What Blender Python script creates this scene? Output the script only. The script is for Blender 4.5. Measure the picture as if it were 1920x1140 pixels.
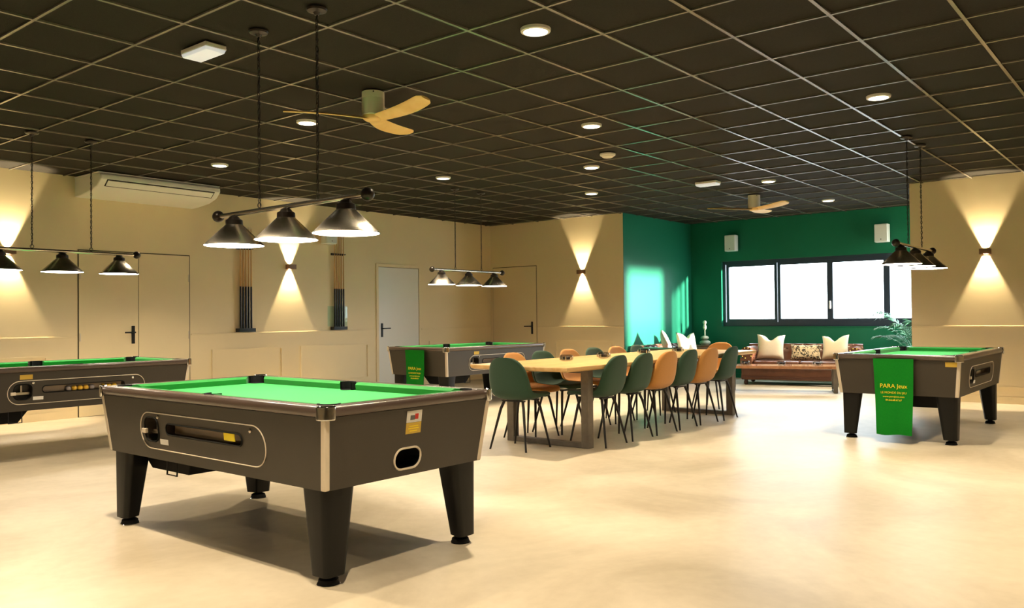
import bpy, bmesh, math, random
from mathutils import Vector, Matrix

for o in list(bpy.data.objects):
    bpy.data.objects.remove(o)
S = bpy.context.scene
COL = S.collection
PI = math.pi
random.seed(7)

# ------------------------------------------------------------------ camera
CZ = 1.1768                      # eye height above the floor
CEIL = 2.9456
YAW, PITCH, ROLL, FPX = -.8862, .0158, -.0099, 1566.9853
def cam_rows():
    cy, sy, cp, sp, cr, sr = (math.cos(YAW), math.sin(YAW), math.cos(PITCH), math.sin(PITCH), math.cos(ROLL), math.sin(ROLL))
    Rz = Matrix(((cy, sy, 0), (-sy, cy, 0), (0, 0, 1)))
    Rx = Matrix(((1, 0, 0), (0, cp, sp), (0, -sp, cp)))
    Rr = Matrix(((cr, 0, sr), (0, 1, 0), (-sr, 0, cr)))
    return Rr @ Rx @ Rz
RC = cam_rows()
cd = bpy.data.cameras.new('camera')
cd.sensor_width = 36.0
cd.lens = FPX / 1920 * 36
cd.clip_start = .05
cam = bpy.data.objects.new('camera', cd)
COL.objects.link(cam)
M = Matrix((RC[0], RC[2], -RC[1])).transposed().to_4x4()
M.translation = (0, 0, CZ)
cam.matrix_world = M
S.camera = cam
def project(p):
    c = RC @ (Vector(p) - Vector((0, 0, CZ)))
    if c[1] < .2:
        return None
    return 960 + FPX * c[0] / c[1], 570 - FPX * c[2] / c[1]

# ------------------------------------------------------------------ world, exposure, light levels
S.view_settings.view_transform = 'Standard'
S.view_settings.look = 'None'
S.view_settings.gamma = 1
S.view_settings.use_curve_mapping = False
S.view_settings.exposure = 0.2
W = bpy.data.worlds.new('overcast_sky')
S.world = W
W.use_nodes = True
bg = W.node_tree.nodes['Background']
bg.inputs[0].default_value = (.80, .93, 1.0, 1)
bg.inputs[1].default_value = 12.0
sun_l = bpy.data.lights.new('sun', 'SUN')
sun_l.energy = 34.0
sun_l.angle = math.radians(3.0)
sun_l.color = (1.0, .95, .86)
sun_o = bpy.data.objects.new('sun', sun_l)
COL.objects.link(sun_o)
sun_o.rotation_euler = Vector((-.20, 1.0, -.125)).to_track_quat('-Z', 'Y').to_euler()
WARM = (1.0, .82, .55)
DOWN_W = 37.0                    # each ceiling downlight
SHADE_E = 34.0                   # glow of the billiard lamp diffusers
SCONCE_W = 260.0

XW, YW = 12.36, 10.62            # end wall and left wall planes
XA = 14.85                       # far wall of the green alcove
XMIN, YMIN = -3.5, -3.5
AL, AR = 7.60, 3.01              # alcove opening
ARW = 2.35                        # right wall of the alcove

# ------------------------------------------------------------------ materials
def mat(name, col, rough=.5, metal=0., noise=None, bump=None, spec=.5, emit=None, coat=0., col2=None, sheen=0.):
    m = bpy.data.materials.new(name)
    m.use_nodes = True
    nt = m.node_tree
    b = nt.nodes['Principled BSDF']
    b.inputs['Base Color'].default_value = (*col, 1)
    b.inputs['Roughness'].default_value = rough
    b.inputs['Metallic'].default_value = metal
    b.inputs['Specular IOR Level'].default_value = spec
    b.inputs['Coat Weight'].default_value = coat
    if sheen:
        b.inputs['Sheen Weight'].default_value = sheen
    if emit:
        b.inputs['Emission Color'].default_value = (*emit[0], 1)
        b.inputs['Emission Strength'].default_value = emit[1]
    if noise or bump:
        tc = nt.nodes.new('ShaderNodeTexCoord')
    if noise:
        sc, amt = noise
        n = nt.nodes.new('ShaderNodeTexNoise')
        n.inputs['Scale'].default_value = sc
        n.inputs['Detail'].default_value = 5
        nt.links.new(tc.outputs['Object'], n.inputs['Vector'])
        mx = nt.nodes.new('ShaderNodeMix')
        mx.data_type = 'RGBA'
        c2 = col2 if col2 else tuple(c * (1 + amt) for c in col)
        c1 = col if col2 else tuple(c * (1 - amt) for c in col)
        mx.inputs[6].default_value = (*c1, 1)
        mx.inputs[7].default_value = (*c2, 1)
        nt.links.new(n.outputs['Fac'], mx.inputs[0])
        nt.links.new(mx.outputs[2], b.inputs['Base Color'])
    if bump:
        sc, st = bump
        n2 = nt.nodes.new('ShaderNodeTexNoise')
        n2.inputs['Scale'].default_value = sc
        n2.inputs['Detail'].default_value = 3
        nt.links.new(tc.outputs['Object'], n2.inputs['Vector'])
        bp = nt.nodes.new('ShaderNodeBump')
        bp.inputs['Strength'].default_value = st
        bp.inputs['Distance'].default_value = .01
        nt.links.new(n2.outputs['Fac'], bp.inputs['Height'])
        nt.links.new(bp.outputs['Normal'], b.inputs['Normal'])
    return m

def wood(name, c1, c2, scale=(1.2, 14, 14), rough=.4):
    m = mat(name, c1, rough)
    nt = m.node_tree
    b = nt.nodes['Principled BSDF']
    tc = nt.nodes.new('ShaderNodeTexCoord')
    mp = nt.nodes.new('ShaderNodeMapping')
    mp.inputs['Scale'].default_value = scale
    n = nt.nodes.new('ShaderNodeTexNoise')
    n.inputs['Scale'].default_value = 1.6
    n.inputs['Detail'].default_value = 6
    n.inputs['Distortion'].default_value = .6
    r = nt.nodes.new('ShaderNodeValToRGB')
    r.color_ramp.elements[0].position = .3
    r.color_ramp.elements[0].color = (*c1, 1)
    r.color_ramp.elements[1].position = .7
    r.color_ramp.elements[1].color = (*c2, 1)
    nt.links.new(tc.outputs['Object'], mp.inputs[0])
    nt.links.new(mp.outputs[0], n.inputs['Vector'])
    nt.links.new(n.outputs['Fac'], r.inputs[0])
    nt.links.new(r.outputs[0], b.inputs['Base Color'])
    return m

def floor_mat():
    m = mat('polished_concrete', (.72, .64, .50), .3)
    nt = m.node_tree
    b = nt.nodes['Principled BSDF']
    b.inputs['Specular IOR Level'].default_value = .32
    tc = nt.nodes.new('ShaderNodeTexCoord')
    n1 = nt.nodes.new('ShaderNodeTexNoise')
    n1.inputs['Scale'].default_value = .9
    n1.inputs['Detail'].default_value = 7
    n1.inputs['Roughness'].default_value = .62
    n1.inputs['Distortion'].default_value = .8
    n2 = nt.nodes.new('ShaderNodeTexNoise')
    n2.inputs['Scale'].default_value = 14
    n2.inputs['Detail'].default_value = 4
    r = nt.nodes.new('ShaderNodeValToRGB')
    r.color_ramp.elements[0].position = .3
    r.color_ramp.elements[0].color = (.41, .345, .25, 1)
    r.color_ramp.elements[1].position = .72
    r.color_ramp.elements[1].color = (.64, .56, .44, 1)
    mx = nt.nodes.new('ShaderNodeMath')
    mx.operation = 'MULTIPLY_ADD'
    mx.inputs[1].default_value = .18
    nt.links.new(tc.outputs['Object'], n1.inputs['Vector'])
    nt.links.new(tc.outputs['Object'], n2.inputs['Vector'])
    nt.links.new(n2.outputs['Fac'], mx.inputs[0])
    sub = nt.nodes.new('ShaderNodeMath')
    sub.operation = 'SUBTRACT'
    sub.inputs[1].default_value = .09
    nt.links.new(n1.outputs['Fac'], sub.inputs[0])
    nt.links.new(sub.outputs[0], mx.inputs[2])
    nt.links.new(mx.outputs[0], r.inputs[0])
    nt.links.new(r.outputs[0], b.inputs['Base Color'])
    rr = nt.nodes.new('ShaderNodeMapRange')
    rr.inputs[3].default_value = .33
    rr.inputs[4].default_value = .50
    nt.links.new(n1.outputs['Fac'], rr.inputs[0])
    nt.links.new(rr.outputs[0], b.inputs['Roughness'])
    return m

def glass_mat(name, tint=(1, 1, 1), refl=.08):
    m = bpy.data.materials.new(name)
    m.use_nodes = True
    nt = m.node_tree
    nt.nodes.remove(nt.nodes['Principled BSDF'])
    out = nt.nodes['Material Output']
    t = nt.nodes.new('ShaderNodeBsdfTransparent')
    t.inputs[0].default_value = (*tint, 1)
    g = nt.nodes.new('ShaderNodeBsdfGlossy')
    g.inputs['Roughness'].default_value = .03
    fr = nt.nodes.new('ShaderNodeFresnel')
    fr.inputs[0].default_value = 1.45
    mx = nt.nodes.new('ShaderNodeMixShader')
    ge = nt.nodes.new('ShaderNodeNewGeometry')
    su = nt.nodes.new('ShaderNodeMath')
    su.operation = 'SUBTRACT'
    su.use_clamp = True
    nt.links.new(fr.outputs[0], su.inputs[0])
    nt.links.new(ge.outputs['Backfacing'], su.inputs[1])
    nt.links.new(su.outputs[0], mx.inputs[0])
    nt.links.new(t.outputs[0], mx.inputs[1])
    nt.links.new(g.outputs[0], mx.inputs[2])
    nt.links.new(mx.outputs[0], out.inputs[0])
    return m

def brushed():
    m = mat('brushed_steel', (.56, .52, .46), .25, metal=1.)
    nt = m.node_tree
    b = nt.nodes['Principled BSDF']
    t = nt.nodes.new('ShaderNodeTangent')
    t.direction_type = 'RADIAL'
    t.axis = 'Z'
    b.inputs['Anisotropic'].default_value = .85
    nt.links.new(t.outputs[0], b.inputs['Tangent'])
    return m

def patterned():
    m = mat('patterned_linen', (.80, .64, .40), .9)
    nt = m.node_tree
    b = nt.nodes['Principled BSDF']
    tc = nt.nodes.new('ShaderNodeTexCoord')
    n = nt.nodes.new('ShaderNodeTexNoise')
    n.inputs['Scale'].default_value = 26
    n.inputs['Detail'].default_value = 3
    n.inputs['Distortion'].default_value = 1.2
    rp = nt.nodes.new('ShaderNodeValToRGB')
    rp.color_ramp.elements[0].position = .44
    rp.color_ramp.elements[0].color = (.06, .045, .03, 1)
    rp.color_ramp.elements[1].position = .52
    rp.color_ramp.elements[1].color = (.80, .64, .40, 1)
    nt.links.new(tc.outputs['Object'], n.inputs['Vector'])
    nt.links.new(n.outputs['Fac'], rp.inputs[0])
    nt.links.new(rp.outputs[0], b.inputs['Base Color'])
    return m

MT = dict(
    floor=floor_mat(),
    paving=mat('grey_paving', (.22, .21, .20), .8, noise=(1.5, .15)),
    cream=mat('cream_wall_paint', (.86, .71, .435), .55, noise=(2.5, .03), bump=(220, .04)),
    green_wall=mat('green_wall_paint', (.010, .150, .080), .42, noise=(2, .04), spec=.22),
    tile=mat('black_ceiling_tile', (.019, .016, .011), .9, noise=(45, .25), bump=(160, .25), spec=.25),
    tee=mat('dark_ceiling_tee', (.15, .137, .112), .24, spec=.9),
    plenum=mat('black_plenum', (.008, .008, .008), .95),
    gap=mat('dark_joint', (.06, .045, .02), .8),
    white_door=mat('white_door_paint', (.80, .77, .68), .35),
    black_metal=mat('black_metal', (.008, .008, .008), .4, spec=.3),
    slate=mat('slate_window_frame', (.020, .035, .060), .45),
    glass=glass_mat('clear_glass'),
    vinyl=mat('black_table_laminate', (.037, .030, .021), .42, noise=(300, .25), bump=(420, .18), spec=.5),
    vinyl_leg=mat('black_leg_laminate', (.005, .005, .005), .42, bump=(420, .1), spec=.28),
    rail=mat('dark_wood_rail', (.085, .060, .050), .26, spec=.6),
    trim=mat('champagne_trim', (.74, .65, .53), .38, metal=.15),
    chrome=mat('chrome', (.88, .86, .84), .07, metal=1.),
    pocket=mat('black_pocket', (.006, .006, .006), .75, spec=.2),
    baize=mat('green_baize', (.010, .37, .055), .9, noise=(400, .12), sheen=.2),
    cushion_shaded=mat('shaded_green_cushion_cloth', (.003, .19, .018), .85, noise=(300, .1), sheen=.15),  # darker than the bed cloth: shading of the cushion faces put into the colour
    banner=mat('green_towel', (.004, .205, .014), .9, noise=(60, .12), bump=(250, .2), spec=.2),
    yellow=mat('yellow_print', (.90, .72, .03), .7),
    gold=mat('gold_label', (.62, .42, .06), .45, metal=.2),
    paper=mat('white_sticker', (.82, .80, .76), .6),
    red=mat('red_print', (.6, .03, .02), .6),
    grey=mat('grey_print', (.12, .12, .12), .6),
    ball_y=mat('yellow_ball', (.75, .45, .05), .15),
    ball_r=mat('grey_ball', (.25, .22, .22), .15),
    acrylic=mat('smoked_window', (.30, .22, .15), .12, spec=.7),
    steel=brushed(),
    steel_bar=mat('satin_steel', (.66, .61, .54), .24, metal=1.),
    bronze=mat('dark_bronze', (.030, .024, .020), .32, metal=.5),
    diffuser=mat('lamp_diffuser', (.9, .9, .9), .5, emit=((1.0, .90, .76), SHADE_E)),
    down=mat('downlight_diffuser', (.9, .9, .9), .5, emit=((1.0, .90, .72), 9.)),
    lamp_inside=mat('white_enamel', (.85, .83, .8), .4),
    brown=mat('brown_sconce_metal', (.22, .12, .06), .45),
    white=mat('white_plastic', (.90, .87, .78), .45),
    white_cool=mat('pale_plastic', (.74, .78, .74), .45),
    emer=mat('emergency_diffuser', (.8, .8, .8), .3, emit=((.9, .95, 1.), .35)),
    fan_wood=wood('fan_blade_wood', (.80, .50, .14), (.92, .64, .24), (3, 3, 3), .45),
    fan_body=mat('putty_metal', (.84, .79, .62), .5),
    oak=wood('oak_table_top', (.58, .34, .11), (.74, .50, .22), (1.0, 9, 9), .38),
    iron=mat('raw_iron', (.17, .145, .115), .5, metal=.4, noise=(12, .4)),
    vel_green=mat('dark_green_velvet', (.018, .058, .031), .85, noise=(160, .2), bump=(260, .15), sheen=.12),
    vel_tan=mat('tan_suede', (.52, .235, .050), .85, noise=(140, .15), bump=(260, .15), sheen=.25),
    leg_black=mat('black_steel_leg', (.014, .011, .010), .4, metal=.2),
    leather=mat('brown_leather', (.115, .042, .020), .27, noise=(9, .35), bump=(60, .12)),
    leather_dark=mat('dark_brown_leather_button', (.08, .025, .012), .35),
    bun=mat('dark_turned_wood', (.05, .022, .012), .35),
    linen=mat('cream_linen', (.80, .66, .46), .9, noise=(60, .08), bump=(200, .15)),
    pattern=patterned(),
    pink=mat('pale_pink_linen', (.80, .56, .46), .9, noise=(60, .08)),
    walnut=wood('coffee_table_wood', (.34, .15, .07), (.46, .23, .12), (2, 9, 9), .12),
    stone=mat('grey_green_stone', (.42, .43, .30), .5, noise=(14, .25)),
    cream_bulb=mat('cream_ceramic', (.80, .70, .52), .4),
    leaf=mat('palm_leaf', (.035, .14, .075), .45, noise=(6, .4)),
    terracotta=mat('clay_pot', (.25, .12, .07), .7),
    soil=mat('potting_soil', (.03, .02, .015), .95),
    smoke=glass_mat('smoky_glass', (.78, .78, .78)),
    wax=mat('dark_candle', (.05, .04, .035), .5),
    cue_wood=wood('maple_shaft', (.60, .34, .10), (.74, .47, .18), (14, 14, 1.2), .3),
    cue_black=mat('lacquered_butt', (.005, .005, .005), .22, spec=.35),
    aqua=glass_mat('aqua_acrylic', (.86, .95, .94)),
)

# ------------------------------------------------------------------ mesh helpers
class MB:
    def __init__(s):
        s.v, s.f = [], []
    def add(s, vs, fs):
        k = len(s.v)
        s.v += [tuple(p) for p in vs]
        s.f += [tuple(i + k for i in f) for f in fs]
        return s
    def box(s, x0, x1, y0, y1, z0, z1):
        return s.add([(x0, y0, z0), (x1, y0, z0), (x1, y1, z0), (x0, y1, z0), (x0, y0, z1), (x1, y0, z1), (x1, y1, z1), (x0, y1, z1)],
                     [(0, 3, 2, 1), (4, 5, 6, 7), (0, 1, 5, 4), (1, 2, 6, 5), (2, 3, 7, 6), (3, 0, 4, 7)])
    def hexa(s, lo, hi):           # 4 lower corners, 4 upper corners, both counter-clockwise from above
        return s.add(list(lo) + list(hi), [(0, 3, 2, 1), (4, 5, 6, 7), (0, 1, 5, 4), (1, 2, 6, 5), (2, 3, 7, 6), (3, 0, 4, 7)])
    def rod(s, p0, p1, r0, r1=None, n=10):
        return s.tube([p0, p1], [r0, r0 if r1 is None else r1], n)
    def tube(s, pts, r, n=8, closed=False):
        pts = [Vector(p) for p in pts]
        m = len(pts)
        rs = r if isinstance(r, (list, tuple)) else [r] * m
        vs, fs = [], []
        prev = None
        for i, p in enumerate(pts):
            a = pts[i - 1] if (i > 0 or closed) else p
            b = pts[(i + 1) % m] if (i < m - 1 or closed) else p
            t = (b - a).normalized()
            if prev is None:
                u = t.orthogonal().normalized()
            else:
                u = (prev - t * prev.dot(t)).normalized()
            prev = u
            w = t.cross(u)
            for k in range(n):
                q = 2 * PI * k / n
                vs.append(p + (u * math.cos(q) + w * math.sin(q)) * rs[i])
        L = m if closed else m - 1
        for i in range(L):
            for k in range(n):
                a, b = i * n + k, i * n + (k + 1) % n
                c, d = ((i + 1) % m) * n + (k + 1) % n, ((i + 1) % m) * n + k
                fs.append((a, b, c, d))
        if not closed:
            fs.append(tuple(reversed(range(n))))
            fs.append(tuple(range((m - 1) * n, m * n)))
        return s.add(vs, fs)
    def lathe(s, prof, n=24, c=(0, 0, 0), cap=True):   # profile of (r, z)
        vs, fs = [], []
        for r, z in prof:
            for k in range(n):
                q = 2 * PI * k / n
                vs.append((c[0] + r * math.cos(q), c[1] + r * math.sin(q), c[2] + z))
        for i in range(len(prof) - 1):
            for k in range(n):
                fs.append((i * n + k, i * n + (k + 1) % n, (i + 1) * n + (k + 1) % n, (i + 1) * n + k))
        if cap:
            fs.append(tuple(reversed(range(n))))
            fs.append(tuple(range((len(prof) - 1) * n, len(prof) * n)))
        return s.add(vs, fs)
    def prism(s, poly, axis, a, b):    # poly in the two other axes, extruded along axis
        n = len(poly)
        def P(p, h):
            return {'x': (h, p[0], p[1]), 'y': (p[0], h, p[1]), 'z': (p[0], p[1], h)}[axis]
        vs = [P(p, a) for p in poly] + [P(p, b) for p in poly]
        fs = [tuple(range(n)), tuple(range(2 * n - 1, n - 1, -1))]
        fs += [(i, n + i, n + (i + 1) % n, (i + 1) % n) for i in range(n)]
        return s.add(vs, fs)
    def grid(s, rows, flip=False, close_u=False):
        m, n = len(rows), len(rows[0])
        vs = [p for r in rows for p in r]
        fs = []
        for i in range(m - 1):
            for k in range(n if close_u else n - 1):
                f = (i * n + k, i * n + (k + 1) % n, (i + 1) * n + (k + 1) % n, (i + 1) * n + k)
                fs.append(tuple(reversed(f)) if flip else f)
        return s.add(vs, fs)
    def sphere(s, c, r, n=16, m=10, sc=(1, 1, 1)):
        prof = []
        rows = []
        for i in range(m + 1):
            a = -PI / 2 + PI * i / m
            rr = max(math.cos(a), 1e-3) * r
            rows.append([(c[0] + rr * math.cos(2 * PI * k / n) * sc[0], c[1] + rr * math.sin(2 * PI * k / n) * sc[1], c[2] + r * math.sin(a) * sc[2]) for k in range(n)])
        return s.grid(rows, close_u=True)
    def mesh(s, name, fix=True):
        me = bpy.data.meshes.new(name)
        me.from_pydata(s.v, [], s.f)
        if fix:
            b = bmesh.new()
            b.from_mesh(me)
            bmesh.ops.recalc_face_normals(b, faces=b.faces)
            b.to_mesh(me)
            b.free()
        return me
    def build(s, name, m, parent=None, smooth=None, bevel=0., loc=None, fix=True):
        me = s.mesh(name, fix)
        me.materials.append(MT[m])
        o = bpy.data.objects.new(name, me)
        COL.objects.link(o)
        if parent:
            o.parent = parent
        if loc:
            o.location = loc
        if smooth:
            shade(me, smooth)
        if bevel:
            bv = o.modifiers.new('bevel', 'BEVEL')
            bv.width = bevel
            bv.segments = 2
            bv.limit_method = 'ANGLE'
            bv.angle_limit = .6
        return o

def shade(me, ang=40):
    for p in me.polygons:
        p.use_smooth = True
    me.set_sharp_from_angle(angle=math.radians(ang))

def tag(o, label=None, cat=None, group=None, kind=None):
    if label: o['label'] = label
    if cat: o['category'] = cat
    if group: o['group'] = group
    if kind: o['kind'] = kind
    return o
def thing(name, label, cat, loc=(0, 0, 0), rz=0., group=None):
    o = bpy.data.objects.new(name, None)
    o.empty_display_size = .1
    COL.objects.link(o)
    o.location = loc
    o.rotation_euler = (0, 0, rz)
    return tag(o, label, cat, group)
def copy_tree(o, parent=None):
    c = o.copy()
    COL.objects.link(c)
    if parent is not None:
        c.parent = parent
    for ch in list(o.children):
        copy_tree(ch, c)
    return c
def dup(o, loc, rz, label):
    c = copy_tree(o)
    c.location = loc
    c.rotation_euler = (0, 0, rz)
    c['label'] = label
    return c
def struct(o):
    o['kind'] = 'structure'
    return o
def face_mesh(name, outer, holes, put, depth, m, parent, hole_mat=None):
    """flat panel given in 2D with hole loops; put(u, t, d) maps to 3D, d = distance into the panel."""
    b = bmesh.new()
    def loop(pts, d=0.):
        vs = [b.verts.new(put(p[0], p[1], d)) for p in pts]
        es = [b.edges.new((vs[i], vs[(i + 1) % len(vs)])) for i in range(len(vs))]
        return vs, es
    E = []
    vo, eo = loop(outer)
    E += eo
    H = []
    for h in holes:
        vh, eh = loop(h)
        E += eh
        H.append((h, vh))
    bmesh.ops.triangle_fill(b, use_beauty=True, edges=E)
    for h, vh in H:
        v2 = [b.verts.new(put(p[0], p[1], depth)) for p in h]
        n = len(h)
        for i in range(n):
            b.faces.new((vh[i], vh[(i + 1) % n], v2[(i + 1) % n], v2[i]))
        b.faces.new(v2)
    # back side so that the panel has thickness
    vb = [b.verts.new(put(p[0], p[1], .018)) for p in outer]
    for i in range(len(outer)):
        b.faces.new((vo[i], vo[(i + 1) % len(outer)], vb[(i + 1) % len(outer)], vb[i]))
    bmesh.ops.recalc_face_normals(b, faces=b.faces)
    me = bpy.data.meshes.new(name)
    b.to_mesh(me)
    b.free()
    me.materials.append(MT[m])
    o = bpy.data.objects.new(name, me)
    COL.objects.link(o)
    o.parent = parent
    return o
def rrect(u0, u1, v0, v1, r, n=5, sy=1.):
    pts = []
    for cx, cy, a0 in ((u1 - r, v0 + r * sy, -90), (u1 - r, v1 - r * sy, 0), (u0 + r, v1 - r * sy, 90), (u0 + r, v0 + r * sy, 180)):
        for k in range(n + 1):
            a = math.radians(a0 + 90 * k / n)
            pts.append((cx + r * math.cos(a), cy + r * sy * math.sin(a)))
    return pts
def text_mesh(body, size, extrude=.0005):
    c = bpy.data.curves.new('lettering', 'FONT')
    c.body = body
    c.size = size
    c.align_x = 'CENTER'
    c.extrude = extrude
    c.resolution_u = 3
    t = bpy.data.objects.new('lettering_source', c)
    COL.objects.link(t)
    dg = bpy.context.evaluated_depsgraph_get()
    me = bpy.data.meshes.new_from_object(t.evaluated_get(dg))
    bpy.data.objects.remove(t)
    return me
def lamp(name, typ, loc, power, parent=None, color=WARM, rot=(0, 0, 0), **kw):
    l = bpy.data.lights.new(name, typ)
    l.energy = power
    l.color = color
    for k, v in kw.items():
        setattr(l, k, v)
    o = bpy.data.objects.new(name, l)
    COL.objects.link(o)
    o.location = loc
    o.rotation_euler = rot
    if parent:
        o.parent = parent
    return o

# ================================================================== the room
struct(MB().box(XMIN, XA + .2, YMIN, YW + .2, -.12, 0).build('floor', 'floor'))

struct(MB().box(-40, 60, -60, 50, -.3, -.2).build('ground', 'paving'))
# left wall (faces -Y)
wl = struct(MB().box(XMIN, XW + .14, YW, YW + .2, 0, 3.05).build('wall_left', 'cream'))
# end wall either side of the alcove (faces -X)
wbl = struct(MB().box(XW, XW + .14, AL + .006, YW, 0, 3.05).build('wall_back_left', 'cream'))
wbr = struct(MB().box(XW, XW + .14, YMIN, AR, 0, 3.05).build('wall_back_right', 'cream'))
# walls behind the camera
struct(MB().box(XMIN - .2, XMIN, YMIN, YW + .2, 0, 3.05).build('wall_near', 'cream'))
struct(MB().box(XMIN, XW + .14, YMIN - .2, YMIN, 0, 3.05).build('wall_right', 'cream'))
# alcove
struct(MB().box(XW + .14, XA + .2, AL, AL + .15, 0, 3.05).box(XW, XW + .14, AL, AL + .006, 0, 3.05).build('wall_alcove_left', 'green_wall'))
WY0, WY1, WZ0, WZ1 = 2.95, 6.97, .965, 2.195      # window opening in the far wall
struct(MB().box(XA, XA + .2, ARW - .15, AL, 0, WZ0).box(XA, XA + .2, ARW - .15, AL, WZ1, 3.05)
       .box(XA, XA + .2, WY1, AL, WZ0, WZ1).box(XA, XA + .2, ARW - .15, WY0, WZ0, WZ1).build('wall_alcove_back', 'green_wall'))
DX0, DX1, DZ1 = 13.50, 14.83, 2.70                 # glazed door in the right wall of the alcove
struct(MB().box(XW + .14, DX0, ARW - .15, ARW, 0, 3.05).box(DX1, XA, ARW - .15, ARW, 0, 3.05)
       .box(DX0, DX1, ARW - .15, ARW, DZ1, 3.05).build('wall_alcove_right', 'green_wall'))

# window with four panes
win = struct(thing('window_1', None, None, (XA + .10, 0, 0)))
MB().box(-.03, .03, WY0, WY1, WZ0, WZ0 + .075).box(-.03, .03, WY0, WY1, WZ1 - .06, WZ1).box(-.03, .03, WY1 - .05, WY1, WZ0 + .075, WZ1 - .06).box(-.03, .03, WY0, WY0 + .05, WZ0 + .075, WZ1 - .06).build('window_frame', 'slate', win)
PZ0, PZ1 = 1.10, 2.085
edges = [(6.85, 5.965), (5.85, 5.01), (4.91, 4.065), (3.965, 3.05)]
for k, (a, b) in enumerate(edges):
    fr = MB().box(-.025, .025, b - .05, b, WZ0 + .075, WZ1 - .06).box(-.025, .025, a, a + .05, WZ0 + .075, WZ1 - .06)
    fr.box(-.025, .025, b, a, WZ0 + .075, PZ0).box(-.025, .025, b, a, PZ1, WZ1 - .06)
    sf = fr.build('sash', 'slate', win)
    MB().box(-.006, .006, b, a, PZ0, PZ1).build('pane', 'glass', sf)
hd = MB().box(-.055, -.025, 4.945, 4.975, 1.27, 1.41).build('window_handle', 'white', win, bevel=.006)
# sill board
struct(MB().box(XA - .012, XA + .068, WY0, WY1, WZ0 - .012, WZ0).build('trim_1', 'green_wall'))
# glazed door
d = struct(thing('window_2', None, None, (0, ARW - .075, 0)))
MB().box(DX0, DX0 + .07, -.03, .03, 0, DZ1).box(DX1 - .07, DX1, -.03, .03, 0, DZ1).box(DX0 + .07, DX1 - .07, -.03, .03, DZ1 - .07, DZ1).box(DX0 + .07, DX1 - .07, -.03, .03, 0, .08).build('window_frame', 'slate', d)
for a, b in ((DX0 + .07, DX1 - .07),):
    MB().box(a, b, -.006, .006, .08, DZ1 - .07).build('pane', 'glass', d)

# mouldings: chair rail at 1 m, panel frames below
def rail_y(x0, x1):
    MB().box(x0, x1, YW - .012, YW, .975, .995).build('chair_rail', 'cream', wl, bevel=.003)
def rail_x(y0, y1, w):
    MB().box(XW - .012, XW, y0, y1, .985, 1.005).build('chair_rail', 'cream', w, bevel=.003)
rail_y(XMIN, 4.56); rail_y(6.07, 9.38); rail_y(10.46, XW)
rail_x(AL + .006, 9.47, wbl); rail_x(YMIN, AR, wbr)
def frame_y(x0, x1, z0=.2, z1=.765, w=wl):
    t, p = .020, .018
    MB().box(x0, x1, YW - p, YW, z1 - t, z1).box(x0, x1, YW - p, YW, z0, z0 + t).box(x0, x0 + t, YW - p, YW, z0 + t, z1 - t).box(x1 - t, x1, YW - p, YW, z0 + t, z1 - t).build('panel_moulding', 'cream', w)
def frame_x(y0, y1, w, z0=.2, z1=.745):
    t, p = .020, .018
    MB().box(XW - p, XW, y0, y1, z1 - t, z1).box(XW - p, XW, y0, y1, z0, z0 + t).box(XW - p, XW, y0, y0 + t, z0 + t, z1 - t).box(XW - p, XW, y1 - t, y1, z0 + t, z1 - t).build('panel_moulding', 'cream', w)
for a, b in ((-.3, 1.9), (2.15, 4.22), (6.38, 7.54), (7.87, 9.22), (10.65, 12.1)):
    frame_y(a, b)
frame_x(7.85, 9.06, wbl); frame_x(.9, 2.75, wbr); frame_x(-1.3, .6, wbr)
for nm, mb in (('baseboard_left', MB().box(XMIN, 4.56, YW - .014, YW, 0, .09).box(6.07, 9.38, YW - .014, YW, 0, .09).box(10.46, XW - .014, YW - .014, YW, 0, .09)),
               ('baseboard_back_left', MB().box(XW - .014, XW, AL + .006, 9.47, 0, .09)),
               ('baseboard_back_right', MB().box(XW - .014, XW, YMIN, AR, 0, .09)),
               ('baseboard_alcove', MB().box(XW, XA, AL - .012, AL, 0, .08).box(XA - .012, XA, ARW, AL - .012, 0, .08))):
    struct(mb.build(nm, 'green_wall' if 'alcove' in nm else 'cream'))

# doors (flush leaves with a fine dark joint)
def handle_parts(parent, axis, a, z, base, lever):
    """plate + lever; axis 'y': mounted on a wall facing -Y at y=base, a = x position."""
    p = MB()
    l = MB()
    if axis == 'y':
        p.box(a - .022, a + .022, base - .008, base, z - .125, z + .105)
        l.rod((a, base - .008, z + .02), (a, base - .05, z + .02), .009)
        l.box(min(a - .01, a + lever), max(a + .01, a + lever), base - .062, base - .046, z + .01, z + .03)
    else:
        p.box(base - .008, base, a - .022, a + .022, z - .125, z + .105)
        l.rod((base - .008, a, z + .02), (base - .05, a, z + .02), .009)
        l.box(base - .062, base - .046, min(a - .01, a + lever), max(a + .01, a + lever), z + .01, z + .03)
    h = p.build('handle_plate', 'black_metal', parent, bevel=.003)
    l.build('lever', 'black_metal', h, bevel=.003)
d1 = struct(thing('door_1', None, None))
MB().box(4.575, 6.055, YW - .003, YW, 0, 2.065).build('door_joint', 'gap', d1)
for a, b in ((4.587, 5.332), (5.340, 6.043)):
    lf = MB().box(a, b, YW - .011, YW - .003, .004, 2.052).build('door_leaf', 'cream', d1, bevel=.002)
    for hz in (.25, .98, 1.75):
        hx = a + .012 if a < 5 else b - .012
        MB().rod((hx, YW - .014, hz - .05), (hx, YW - .014, hz + .05), .008, n=8).build('hinge', 'trim', lf)
handle_parts(d1, 'y', 5.262, 1.01, YW - .011, -.13)
d2 = struct(thing('door_2', None, None))
MB().box(9.40, 9.45, YW - .02, YW, 0, 2.10).box(10.395, 10.445, YW - .02, YW, 0, 2.10).box(9.45, 10.395, YW - .02, YW, 2.05, 2.10).build('door_frame', 'cream', d2, bevel=.002)
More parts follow.
